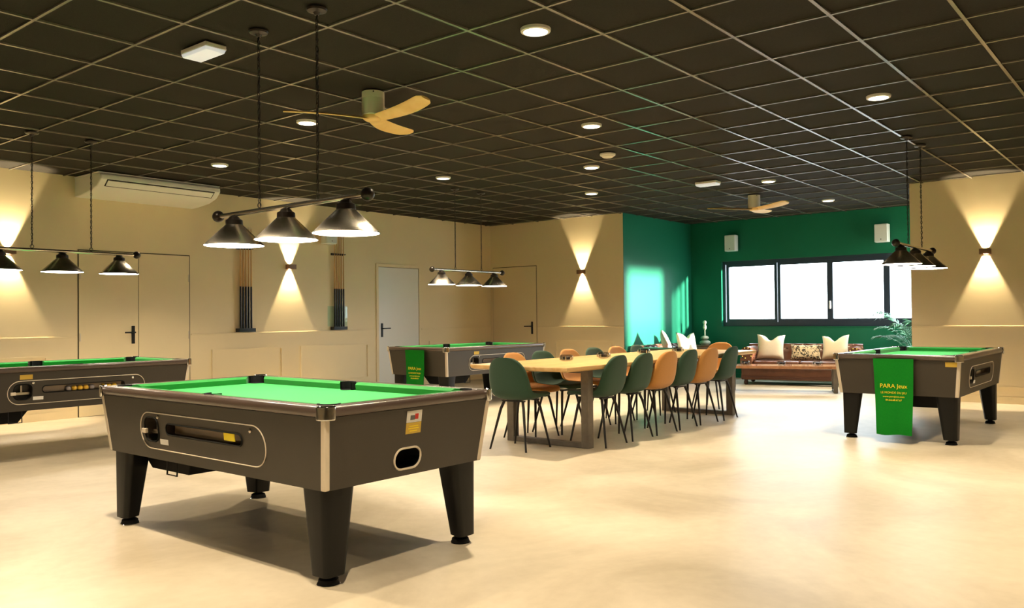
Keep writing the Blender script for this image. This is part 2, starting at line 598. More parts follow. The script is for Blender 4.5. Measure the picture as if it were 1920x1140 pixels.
MB().box(9.452, 10.393, YW - .003, YW, .003, 2.048).build('door_joint', 'gap', d2)
lf = MB().box(9.458, 10.387, YW - .010, YW - .003, .006, 2.042).build('door_leaf', 'white_door', d2)
for hz in (.25, 1.55, 1.80):
    MB().rod((10.39, YW - .018, hz - .05), (10.39, YW - .018, hz + .05), .010, n=8).build('hinge', 'trim', lf)
handle_parts(d2, 'y', 9.525, .99, YW - .010, .15)
d3 = struct(thing('door_3', None, None))
MB().box(XW - .003, XW, 9.49, 10.56, 0, 2.14).build('door_joint', 'gap', d3)
MB().box(XW - .009, XW - .003, 9.498, 10.552, .004, 2.128).build('door_leaf', 'cream', d3)
handle_parts(d3, 'x', 9.60, .985, XW - .009, .15)

# ceiling: slab above, tees and lay-in tiles
ceil = struct(MB().box(XMIN - .2, XW + .14, YMIN - .2, YW + .2, 3.05, 3.2).box(XW + .14, XA + .2, ARW - .15, YW + .2, 3.05, 3.2).build('ceiling', 'plenum'))
GX0, GY0, G = 3.8142, 2.8431, .6
i0, i1 = -11, 14
j0, j1 = -13, 20
xs = [GX0 + G * j for j in range(j0, j1)]
ys = [GY0 + G * i for i in range(i0, i1)]
XL, XH, YL, YH = XMIN, XA, YMIN, YW
for y in ys:
    if YL < y < YH:
        MB().box(XL, XH if y > ARW - .1 else XW + .1, y - .011, y + .011, CEIL, CEIL + .012).build('tee_bar', 'tee', ceil)
for x in xs:
    if XL < x < XH:
        MB().box(x - .009, x + .009, YL if x < XW + .1 else ARW - .1, YH, CEIL + .0006, CEIL + .012).build('tee_bar', 'tee', ceil)
cells = []
for j in range(len(xs) - 1):
    for i in range(len(ys) - 1):
        xa, xb = max(xs[j], XL), min(xs[j + 1], XH)
        ya, yb = max(ys[i], YL), min(ys[i + 1], YH)
        if xb - xa < .04 or yb - ya < .04:
            continue
        if (xa + xb) / 2 > XW + .14 and (ya + yb) / 2 < ARW - .15:
            continue
        c = [project((x, y, CEIL)) for x, y in ((xa, ya), (xb, ya), (xb, yb), (xa, yb))]
        area = 0
        if all(c) and min(p[0] for p in c) < 1920 and max(p[0] for p in c) > 0 and max(p[1] for p in c) > 0:
            area = abs(sum(c[k][0] * c[(k + 1) % 4][1] - c[(k + 1) % 4][0] * c[k][1] for k in range(4))) / 2
        cells.append((area, xa, xb, ya, yb))
cells.sort(reverse=True)
rest = MB()
share = {}
for k, (a, xa, xb, ya, yb) in enumerate(cells):
    w, h = (xb - xa) / 2 - .004, (yb - ya) / 2 - .004
    if k < 300 and a > 0:
        key = (round(w, 3), round(h, 3))
        if key not in share:
            me = MB().box(-w, w, -h, h, 0, .014).mesh('ceiling_tile')
            me.materials.append(MT['tile'])
            share[key] = me
        o = bpy.data.objects.new('ceiling_tile', share[key])
        COL.objects.link(o)
        o.parent = ceil
        o.location = ((xa + xb) / 2, (ya + yb) / 2, CEIL + .012 + random.uniform(0, .0012))
    else:
        x, y = (xa + xb) / 2, (ya + yb) / 2
        rest.box(x - w, x + w, y - h, y + h, CEIL + .012, CEIL + .026)
tag(rest.build('ceiling_tiles', 'tile', ceil, fix=False), kind='stuff')

# portals so that daylight finds its way in
def portal(loc, rot, sx, sy):
    l = bpy.data.lights.new('window_portal', 'AREA')
    l.shape = 'RECTANGLE'
    l.size, l.size_y = sx, sy
    l.cycles.is_portal = True
    o = bpy.data.objects.new('window_portal', l)
    COL.objects.link(o)
    o.location = loc
    o.rotation_euler = rot
portal((XA + .19, (WY0 + WY1) / 2, (WZ0 + WZ1) / 2), (0, PI / 2, 0), WZ1 - WZ0, WY1 - WY0)
portal(((DX0 + DX1) / 2, ARW - .14, DZ1 / 2), (-PI / 2, 0, PI), DX1 - DX0, DZ1)

# ================================================================== pool tables
TL, TW = 2.05, 1.075        # cabinet at the top
BL, BW = 1.965, 1.013       # cabinet at the bottom
ZB, ZT, ZTOP = .429, .752, .800
def long_put(sy):
    def f(u, t, d=0.):
        return (u, sy * (BW / 2 + t * (TW - BW) / 2 - d), ZB + t * (ZT - ZB))
    return f
def short_put(sx):
    def f(u, t, d=0.):
        return (sx * (BL / 2 + t * (TL - BL) / 2 - d), u, ZB + t * (ZT - ZB))
    return f
def tz(z):
    return (z - ZB) / (ZT - ZB)
VS = 1 / (ZT - ZB)
def make_pool_table(label, loc, rz, labels):
    T = thing('pool_table', label, 'pool table', loc, rz, 'pool tables')
    FL = long_put(-1)
    out_l = [(-BL / 2, 0), (BL / 2, 0), (TL / 2, 1), (-TL / 2, 1)]
    out_s = [(-BW / 2, 0), (BW / 2, 0), (TW / 2, 1), (-TW / 2, 1)]
    mech = rrect(-.545, -.40, tz(.525), tz(.655), .045, sy=VS)
    slot = rrect(-.32, .385, tz(.572), tz(.632), .028, sy=VS)
    oval = rrect(-.112, .058, tz(.462), tz(.562), .048, sy=VS)
    sp = face_mesh('side_panel', out_l, [mech, slot], FL, .07, 'vinyl', T)
    face_mesh('side_panel', out_l, [], long_put(1), .07, 'vinyl', T)
    ep = face_mesh('end_panel', out_s, [oval], short_put(1), .10, 'pocket', T)
    ep.data.materials.append(MT['vinyl'])
    nrm_lim = BL / 2 - .05
    for p in ep.data.polygons:
        xs_ = [ep.data.vertices[v].co.x for v in p.vertices]
        zs_ = [ep.data.vertices[v].co.z for v in p.vertices]
        # flat outer skin keeps the laminate, the inside of the hole is black
        skin = all(abs(x - (BL / 2 + (z - ZB) / (ZT - ZB) * (TL - BL) / 2)) < 1e-4 for x, z in zip(xs_, zs_))
        p.material_index = 1 if skin else 0
    face_mesh('end_panel', out_s, [], short_put(-1), .07, 'vinyl', T)
    MB().box(-BL / 2 + .02, BL / 2 - .02, -BW / 2 + .02, BW / 2 - .02, ZB + .002, ZB + .02).build('bottom_board', 'pocket', T)
    # coin panel outline, bezels and fittings (sub-parts of the side panel)
    def outline(pts, r, off=.002, f=FL, n=6):
        return MB().tube([f(p[0], p[1], -off) for p in pts], r, n, closed=True)
    outline(rrect(-.59, .575, tz(.486), tz(.682), .095, 8, VS), .0031).build('panel_trim', 'trim', sp, smooth=60)
    outline(mech, .004).build('bezel', 'pocket', sp, smooth=60)
    outline(slot, .004).build('bezel', 'pocket', sp, smooth=60)
    outline(oval, .0055, f=short_put(1)).build('bezel', 'trim', ep, smooth=60)
    cm = MB()
    c = FL(-.47, tz(.575), .035)
    cm.box(c[0] - .07, c[0] + .065, c[1] - .004, c[1] + .012, c[2] - .012, c[2] + .012)
    cm.box(c[0] - .012, c[0] + .004, c[1] - .006, c[1] + .012, c[2] + .012, c[2] + .07)
    cm.build('coin_slide', 'steel', sp, bevel=.002)
    c = FL(-.545, tz(.578), -.005)
    MB().box(c[0] - .022, c[0] + .018, c[1] - .006, c[1] + .012, c[2] - .012, c[2] + .014).build('coin_button', 'trim', sp, bevel=.003)
    c = FL(.03, tz(.602), .045)
    MB().box(-.31, .375, c[1] - .002, c[1] + .002, c[2] - .028, c[2] + .028).build('ball_window', 'acrylic', sp)
    for k, x in enumerate((-.10, -.05, .0, .05, .10, .20, .25, .30) if 'balls' in labels else ()):
        c = FL(x, tz(.592), .022)
        MB().sphere(c, .0245, 12, 8).build('ball', 'ball_y' if k % 4 else 'ball_r', sp, smooth=180)
    for u, z in ((-.395, .662), (.46, .655)):
        c = FL(u, tz(z), 0)
        MB().lathe([(.011, 0), (.011, .004), (.007, .007)], 12).build('lock', 'steel', sp, smooth=40, loc=c).rotation_euler = (PI / 2, 0, 0)
    def plate(f, u0, u1, z0, z1, name, m, par, off=.0015):
        vs = [f(u0, tz(z0), -off), f(u1, tz(z0), -off), f(u1, tz(z1), -off), f(u0, tz(z1), -off)]
        vi = [f(u0, tz(z0), 0), f(u1, tz(z0), 0), f(u1, tz(z1), 0), f(u0, tz(z1), 0)]
        return MB().add(vs + vi, [(0, 1, 2, 3), (7, 6, 5, 4), (0, 4, 5, 1), (1, 5, 6, 2), (2, 6, 7, 3), (3, 7, 4, 0)]).build(name, m, par)
    plate(FL, -.392, -.310, .516, .545, 'price_tag', 'paper', sp)
    if 'sticker' in labels:
        f = short_put(1)
        st = plate(f, -.053, .045, .682, .738, 'sticker', 'paper', ep)
        plate(f, -.03, .0, .694, .716, 'sticker_print', 'grey', ep, .0022)
        plate(f, .0, .022, .696, .722, 'sticker_print', 'red', ep, .0022)
        plate(f, -.053, .045, .628, .681, 'sticker', 'gold', ep)
        for z, a in ((.664, .03), (.653, .034), (.641, .025)):
            plate(f, -.004 - a, -.004 + a, z - .0025, z + .0025, 'sticker_print', 'yellow', ep, .0022)
    if 'side' in labels:
        plate(FL, -.50, -.40, .694, .734, 'sticker', 'gold', sp)
    if 'window' in labels:
        plate(FL, .234, .326, .592, .634, 'sticker', 'yellow', sp, .004)
    if 'end' in labels:
        plate(short_put(-1), -.52, -.415, .70, .742, 'sticker', 'gold', T)
    # corner strips and chrome caps
    for sx in (-1, 1):
        for sy in (-1, 1):
            w = .027
            def cp(t, e):
                x, y = BL / 2 + t * (TL - BL) / 2, BW / 2 + t * (TW - BW) / 2
                z = ZB + t * (ZT - ZB)
                return [(sx * (x - w), sy * (y + .003), z), (sx * (x + .003), sy * (y + .003), z), (sx * (x + .003), sy * (y - w), z), (sx * (x - w), sy * (y - w), z)]
            MB().hexa(cp(0, 0), cp(1, 0)).build('corner_strip', 'trim', T, bevel=.006)
            # cap wraps the corner of the rail
            pts = []
            R1 = .045
            cx, cy = 1.045 - R1, .553 - R1
            arc = [(cx + (R1 + .006) * math.cos(a), cy + (R1 + .006) * math.sin(a)) for a in [PI / 2 * k / 6 for k in range(7)]]
            poly = [(cx + R1 + .006, cy - .012)] + arc + [(cx - .012, cy + R1 + .006)] + [(cx - .012, cy + R1 - .006)] + [(cx + (R1 - .006) * math.cos(a), cy + (R1 - .006) * math.sin(a)) for a in [PI / 2 * (6 - k) / 6 for k in range(7)]] + [(cx + R1 - .006, cy - .012)]
            MB().prism([(sx * x, sy * y) for x, y in poly], 'z', .741, .805).build('corner_cap', 'chrome', T, smooth=50, bevel=.009)
    # rail: profile ring with rounded corners
    def ring(hx, hy, r, z, n=6):
        return [(x, y, z) for x, y in rrect(-hx, hx, -hy, hy, r, n)]
    prof = [(1.020, .530, .752), (1.036, .546, .757), (1.042, .552, .770), (1.042, .552, .785), (1.036, .546, .797), (1.026, .536, .800), (.968, .478, .800), (.966, .476, .752)]
    rows = [ring(hx, hy, .04 if hx > 1 else .008, z) for hx, hy, z in prof]
    rows.append(rows[0])
    MB().grid(rows, close_u=True).build('top_rail', 'rail', T, smooth=50)
    # bed
    MB().box(-.966, .966, -.476, .476, .735, .756).build('playing_cloth', 'baize', T)
    # cushions (six), each a tapered bar with mitred ends
    ch, cw = .0445, .045
    def cush(p0, p1, inward, e0, e1):
        p0, p1, inward = Vector(p0), Vector(p1), Vector(inward)
        t = (p1 - p0).normalized()
        prof = [(0, 0), (0, ch), (cw * .55, ch * 1.0), (cw, ch * .72), (cw * .8, 0)]
        rows = []
        for p, e, s in ((p0, e0, 1), (p1, e1, -1)):
            rows.append([p + inward * a + t * (s * e * a / cw) + Vector((0, 0, .756 + h)) for a, h in prof])
        n = len(prof)
        mb = MB().grid(rows, close_u=True)
        mb.f += [tuple(range(n)), tuple(range(2 * n - 1, n - 1, -1))]
        mb.build('cushion', 'cushion_shaded', T, smooth=30)
    for sy in (-1, 1):
        cush((-.89, sy * .476, 0), (-.055, sy * .476, 0), (0, -sy, 0), .05, .02)
        cush((.055, sy * .476, 0), (.89, sy * .476, 0), (0, -sy, 0), .02, .05)
    for sx in (-1, 1):
        cush((sx * .966, -.40, 0), (sx * .966, .40, 0), (-sx, 0, 0), .05, .05)
    for x, y, a in ((-.925, -.435, 225), (.925, -.435, 315), (.925, .435, 45), (-.925, .435, 135), (0, -.433, 270), (0, .433, 90)):
        pk = MB()
        r = .041
        rows = []
        arc = [math.radians(a - 100 + 200 * k / 12) for k in range(13)]
        for rr, z in ((r + .012, .757), (r + .012, .8035), (r, .8035), (r, .757)):
            rows.append([(x + rr * math.cos(q), y + rr * math.sin(q), z) for q in arc])
        rows.append(rows[0])
        pk.grid(rows)
        pk.add([(x + r * math.cos(2 * PI * k / 16), y + r * math.sin(2 * PI * k / 16), .7575) for k in range(16)], [tuple(range(16))])
        pk.build('pocket', 'pocket', T, smooth=40)
    # legs
    leg_me = None
    for sx in (-1, 1):
        for sy in (-1, 1):
            rows = []
            for k in range(5):
                t = k / 4
                z = .045 + t * (ZB - .045)
                cx, cy = .9075 + t * (.880 - .9075), .430 + t * (.405 - .430)
                h = .058 + t * .032
                q = rrect(cx - h, cx + h, cy - h, cy + h, .026 + .012 * t, 4)
                # chamfer the inner corner
                q = [(x, y) if not (x < cx - h * .2 and y < cy - h * .2) else ((x + cx) / 2 - h * .18, (y + cy) / 2 - h * .18) for x, y in q]
                rows.append([(sx * x, sy * y, z) for x, y in q])
            n = len(rows[0])
            mb = MB().grid(rows, close_u=True)
            mb.f += [tuple(reversed(range(n))), tuple(range(4 * n, 5 * n))]
            lg = mb.build('leg', 'vinyl_leg', T, smooth=35)
            MB().lathe([(.050, .008), (.046, .014), (.044, .026), (.034, .032), (.022, .036), (.022, .047)], 20, (sx * .9075, sy * .43, 0)).build('foot', 'pocket', lg, smooth=40)
            MB().lathe([(.052, 0), (.053, .004), (.048, .008)], 20, (sx * .9075, sy * .43, 0)).build('foot_plate', 'chrome', lg, smooth=40)
            MB().rod((sx * .80, sy * .36, ZB - .008), (sx * .80, sy * .36, ZB + .004), .012, n=8).build('bolt', 'chrome', lg)
    # cash drawer under the cabinet
    dr = MB().hexa([(-.84, -.33, .315), (-.44, -.33, .315), (-.44, -.05, .315), (-.84, -.05, .315)], [(-.92, -.36, ZB), (-.36, -.36, ZB), (-.36, -.02, ZB), (-.92, -.02, ZB)]).build('ball_tray', 'pocket', T, bevel=.006)
    MB().tube([(-.54, -.395, ZB + .004), (-.54, -.40, .322), (-.435, -.40, .322), (-.435, -.395, ZB + .004)], .005, 6).build('tray_handle', 'black_metal', dr, smooth=40)
    return T
make_pool_table('black pool table with green cloth nearest the camera, white and gold sticker on its end', (2.796, 3.906, 0), -PI / 2, ('sticker', 'window'))
make_pool_table('black pool table behind the dining table, before the white door, towel on its end', (8.641, 7.828, 0), 0, ('side',))
make_pool_table('black pool table at the left edge beside the double door, gold label on its side', (3.31, 8.14, 0), 0, ('side', 'balls'))
make_pool_table('black pool table at the right beside the pillar, green printed towel on its end', (9.147, 2.125, 0), 0, ('end',))

# printed green towels hanging from the table ends
def make_towel(label, x, yc, zlow, w):
    T = thing('printed_towel', label, 'towel', (x, yc, 0), 0, 'printed green towels')
    rows = []
    n, m = 12, 16
    def pt(u, v, d):
        y = (w / 2 - .02 * v) * u
        z = .765 + (zlow - .765) * v
        xx = -.004 + .012 * math.sin(u * 5 + 1) * v + .010 * math.sin(v * 4)
        return (xx - d, -y, z + .006 * math.sin(u * 3) * v)
    f = [[pt(-1 + 2 * k / n, i / m, .0035) for k in range(n + 1)] for i in range(m + 1)]
    bk = [[pt(-1 + 2 * k / n, i / m, -.0035) for k in range(n + 1)] for i in range(m + 1)]
    mb = MB().grid(f).grid(bk, flip=True)
    K = (m + 1) * (n + 1)
    bd = [k for k in range(n + 1)] + [i * (n + 1) + n for i in range(1, m + 1)] + [m * (n + 1) + k for k in range(n - 1, -1, -1)] + [i * (n + 1) for i in range(m - 1, 0, -1)]
    for i in range(len(bd)):
        a, b = bd[i], bd[(i + 1) % len(bd)]
        mb.f.append((a, a + K, b + K, b))
    mb.build('cloth', 'banner', T, smooth=60)
    zt = .765 + (zlow - .765) * .385
    for body, size, dz in (('PARA Jeux', .053, 0), ('LE MONDE DU JEU', .0265, -.052), ('www.parajeux.com', .0235, -.086), ('04.66.68.67.67', .0235, -.118)):
        me = text_mesh(body, size, .0012)
        me.materials.append(MT['yellow'])
        o = bpy.data.objects.new('lettering', me)
        COL.objects.link(o)
        o.parent = T
        # follow the cloth
        for v in me.vertices:
            u = v.co.x / (w / 2)
            z = zt + dz + v.co.y
            vv = (z - .765) / (zlow - .765)
            p = pt(u, vv, .0052 + v.co.z)
            v.co = (p[0], -v.co.x, z)
        me.update()
    return T
make_towel('green towel with yellow print hanging on the pool table at the right', 9.147 - 1.045 - .022, 2.13, .075, .345)
make_towel('green towel with yellow print on the pool table behind the dining table', 8.641 - 1.045 - .022, 7.815, .10, .345)

# ================================================================== billiard lamps
def make_billiard_lamp(label, loc, rz, chx=(-.27, .27)):
    T = thing('billiard_lamp', label, 'lamp', loc, rz, 'triple billiard lamps')   # origin: middle of the bar
    MB().rod((-.70, 0, 0), (.70, 0, 0), .015, n=16).build('bar', 'steel_bar', T, smooth=40)
    for sx in (-1, 1):
        MB().sphere((sx * .725, 0, 0), .038, 18, 12).build('end_ball', 'bronze', T, smooth=180)
    for x in (-.545, 0, .545):
        sh = MB().lathe([(.046, -.060), (.052, -.066), (.186, -.197), (.187, -.200), (.180, -.198), (.048, -.070)], 40, (x, 0, 0), cap=False).build('shade', 'steel', T, smooth=30)
        MB().lathe([(.018, -.010), (.030, -.018), (.036, -.028), (.052, -.038), (.054, -.066), (.048, -.069)], 24, (x, 0, 0)).build('shade_cap', 'bronze', sh, smooth=35)
        MB().add([(x + .183 * math.cos(2 * PI * k / 32), .183 * math.sin(2 * PI * k / 32), -.1985) for k in range(32)] + [(x + .178 * math.cos(2 * PI * k / 32), .178 * math.sin(2 * PI * k / 32), -.192) for k in range(32)],
                 [tuple(reversed(range(32))), tuple(range(32, 64))] + [(k, (k + 1) % 32, 32 + (k + 1) % 32, 32 + k) for k in range(32)]).build('diffuser', 'diffuser', sh)
    top = CEIL - loc[2]
    for cx in chx:
        ch = MB()
        ch.tube([(cx + .016 * math.cos(2 * PI * k / 14), 0, .032 + .016 * math.sin(2 * PI * k / 14)) for k in range(14)], .003, 5, closed=True)
        z, k = .048, 0
        while z < top - .03:
            pts = []
            for q in range(8):
                a = 2 * PI * q / 8
                u, v = .0075 * math.cos(a), .0175 * math.sin(a)
                pts.append((cx + (u if k % 2 else 0), (0 if k % 2 else u), z + .0135 + v))
            ch.tube(pts, .0026, 4, closed=True)
            z += .027
            k += 1
        ch.rod((cx, 0, z - .01), (cx, 0, top - .012), .003, n=6)
        # the flex runs beside the chain
        ch.tube([(cx + .006 * math.sin(t * 1.9), .006 * math.cos(t * 1.7), .03 + (top - .04) * t / 14) for t in range(15)], .0022, 5)
        c = ch.build('chain', 'bronze', T, smooth=60)
        MB().lathe([(.012, top - .035), (.022, top - .020), (.055, top - .012), (.060, top - .001)], 24, (cx, 0, 0)).build('ceiling_rose', 'bronze', T, smooth=40)
    return T
make_billiard_lamp('triple cone billiard lamp hanging above the nearest pool table', (2.98, 4.15, 1.845), -PI / 2, (-.27, .30))
make_billiard_lamp('triple cone billiard lamp at the left edge, before the double door', (3.47, 8.38, 1.850), 0)
make_billiard_lamp('triple cone billiard lamp in the corner between the two single doors', (8.645, 7.83, 1.825), 0)
make_billiard_lamp('triple cone billiard lamp seen end-on above the right pool table', (9.27, 2.21, 1.855), 0)

# ================================================================== dining table and chairs
DT = thing('dining_table', 'long oak dining table with black iron frame legs', 'table', (7.745, 4.665, 0), .012)
ZD = .745
outline_ = []
random.seed(3)
L2, W2 = 2.01, .545
for k in range(41):
    outline_.append((-L2 + 2 * L2 * k / 40, -W2 + .006 * math.sin(k * .9) + .005 * math.sin(k * 2.3)))
for k in range(41):
    outline_.append((L2 - 2 * L2 * k / 40, W2 + .006 * math.sin(k * .7 + 1) + .005 * math.sin(k * 2.1)))
n = len(outline_)
rows = [[(x * s, y * s2, z) for x, y in outline_] for s, s2, z in ((.985, .955, ZD - .042), (.997, .985, ZD - .030), (1, 1, ZD - .006), (.998, .996, ZD))]
mb = MB().grid(rows, close_u=True)
mb.f += [tuple(reversed(range(n))), tuple(range(3 * n, 4 * n))]
mb.build('table_top', 'oak', DT, smooth=30)
for x in (-1.53, 1.53):
    w, t = .04, .10
    MB().box(x - w, x + w, -.465, -.465 + t - .02, 0, ZD - .05).box(x - w, x + w, .465 - t + .02, .465, 0, ZD - .05).box(x - w, x + w, -.385, .385, 0, .045).box(x - w, x + w, -.385, .385, ZD - .075, ZD - .05).build('leg_frame', 'iron', DT, bevel=.004)
    MB().box(x - .06, x + .06, -.42, .42, ZD - .05, ZD - .042).build('mounting_plate', 'iron', DT)

def catmull(P, t):
    n = len(P) - 1
    i = min(int(t * n), n - 1)
    u = t * n - i
    p0, p1, p2, p3 = P[max(i - 1, 0)], P[i], P[i + 1], P[min(i + 2, n)]
    return [.5 * (2 * b + (c - a) * u + (2 * a - 5 * b + 4 * c - d) * u * u + (3 * b - a - 3 * c + d) * u ** 3) for a, b, c, d in zip(p0, p1, p2, p3)]
def make_chair(m):
    T = thing('dining_chair', 'x', 'chair', (0, 0, 0), 0, 'shell chairs around the dining table')   # faces +y
    #        y     z     halfw  curl
    P = [(.228, .446, .120, .005), (.222, .456, .165, .010), (.19, .462, .198, .020), (.11, .452, .220, .035), (.02, .440, .228, .05), (-.07, .436, .230, .06), (-.135, .448, .228, .065), (-.180, .485, .224, .065),
         (-.205, .545, .221, .06), (-.220, .61, .216, .055), (-.234, .68, .203, .05), (-.246, .74, .180, .04), (-.254, .785, .142, .03), (-.258, .812, .090, .015), (-.259, .822, .040, .003)]
    N, Q = 44, 14
    outer, inner = [], []
    for i in range(N + 1):
        t = i / N
        y, z, w, cu = catmull(P, t)
        a = catmull(P, max(t - .01, 0)); b = catmull(P, min(t + .01, 1))
        ty, tz_ = b[0] - a[0], b[1] - a[1]
        L = math.hypot(ty, tz_) or 1
        ny, nz = tz_ / L, -ty / L          # towards the sitter
        ro, ri = [], []
        for k in range(Q + 1):
            s = -1 + 2 * k / Q
            x = w * math.sin(s * PI / 2 * .96)
            c = cu * abs(s) ** 2.4
            edge = (1 - abs(s) ** 4) * min(1, 8 * t, 10 * (1 - t)) ** .5
            th = .010 + .026 * edge
            ro.append((x, y + ny * c, z + nz * c))
            ri.append((x * .985, y + ny * (c + th), z + nz * (c + th)))
        outer.append(ro)
        inner.append(ri)
    # split: seat rows 0..S, backrest rows S..N
    Sx = 19
    def shell(r0, r1, name):
        o_, i_ = outer[r0:r1 + 1], inner[r0:r1 + 1]
        rows = [a + list(reversed(b)) for a, b in zip(o_, i_)]
        mb = MB().grid(rows, close_u=True)
        n = len(rows[0])
        h = n // 2
        for base in (0, (len(rows) - 1) * n):
            for k in range(h - 1):
                mb.f.append((base + k, base + k + 1, base + n - 2 - k, base + n - 1 - k))
        return mb.build(name, m, T, smooth=70)
    seat = shell(0, Sx, 'seat')
    back = shell(Sx, N, 'backrest')
    for sx in (-1, 1):
        for y0, y1 in ((-.10, -.192), (.12, .185)):
            lg = MB().tube([(sx * .10, y0, .432), (sx * .125, y0 + (y1 - y0) * .25, .36), (sx * .196, y1, .004)], [.013, .013, .0085], 10).build('leg', 'leg_black', T, smooth=50)
            MB().rod((sx * .196, y1, 0), (sx * .1965, y1, .006), .0095, n=8).build('floor_glide', 'pocket', lg)
    MB().box(-.12, .12, -.115, -.085, .424, .434).box(-.12, .12, .105, .135, .424, .440).box(-.015, .015, -.085, .105, .424, .434).build('seat_frame', 'leg_black', T)
    return T
chairs = dict(g=make_chair('vel_green'), t=make_chair('tan_suede' if False else 'vel_tan'))
first = dict(g=True, t=True)
def put_chair(kind, x, y, rz, label):
    if first[kind]:
        c = chairs[kind]
        first[kind] = False
        c.location, c.rotation_euler = (x, y, 0), (0, 0, rz)
        c['label'] = label
    else:
        dup(chairs[kind], (x, y, 0), rz, label)
near = [('g', 6.49, .06), ('g', 6.98, .03), ('t', 7.455, -.02), ('g', 7.92, .02), ('t', 8.41, -.03), ('g', 8.90, .05)]
nlab = ['dark green shell chair on the near long side, closest to the near iron leg',
        'dark green shell chair, second along the near long side of the dining table',
        'tan shell chair on the near long side between two dark green chairs, nearer one',
        'dark green shell chair on the near long side between the two tan chairs',
        'tan shell chair on the near long side, farther of the two tan ones',
        'dark green shell chair on the near long side, at its far end']
for (k, x, r), l in zip(near, nlab):
    put_chair(k, x, 4.295 + random.uniform(-.015, .015), r, l)
put_chair('g', 5.885, 4.72, -PI / 2 + .05, 'dark green shell chair alone at the near short end of the dining table')
far = [('t', 6.50), ('g', 6.97), ('t', 7.49), ('g', 7.98), ('t', 8.44), ('g', 8.93)]
flab = ['tan shell chair on the far side of the table, nearest to the camera there',
        'dark green shell chair on the far side, between the first two tan backs',
        'tan shell chair on the far side, behind the first glass candle holder',
        'dark green shell chair on the far side, in front of the panelled cream wall',
        'tan shell chair on the far side, before the edge of the green wall',
        'dark green shell chair on the far side, last one, before the bright green wall']
for (k, x), l in zip(far, flab):
    put_chair(k, x, 5.085 + random.uniform(-.015, .015), PI + random.uniform(-.06, .06), l)
put_chair('t', 9.93, 4.80, PI / 2 - .08, 'tan shell chair alone at the far short end, by the leather sofa')

# glass candle holders
def make_candle(label, x, y, z, group):
    T = thing('candle_holder', label, 'candle holder', (x, y, z), random.uniform(0, 3), group)
    T.scale = (1.4, 1.4, 1.3)
    MB().lathe([(.024, 0), (.040, .006), (.048, .022), (.046, .038), (.038, .048), (.034, .048), (.041, .036), (.042, .022), (.034, .010), (.001, .008)], 18, cap=True).build('glass_bowl', 'smoke', T, smooth=50)
    cn = MB().lathe([(.026, .011), (.027, .030), (.022, .033)], 12).build('candle', 'wax', T, smooth=40)
    for k in range(6):
        a = k * PI / 3
        MB().box(-.003, .003, -.003, .003, 0, .026).build('facet_rib', 'steel', T, loc=(.0475 * math.cos(a), .0475 * math.sin(a), .010))
for (x, y), l in zip(((6.65, 4.75), (7.28, 4.73), (8.25, 4.82), (8.90, 4.74)),
                     ('glass candle holder on the dining table, nearest the camera', 'glass candle holder on the dining table, second from the camera',
                      'glass candle holder on the dining table behind the third near chair', 'glass candle holder on the dining table, farthest from the camera')):
    make_candle(l, x, y, ZD + .0005, 'candle holders on the dining table')

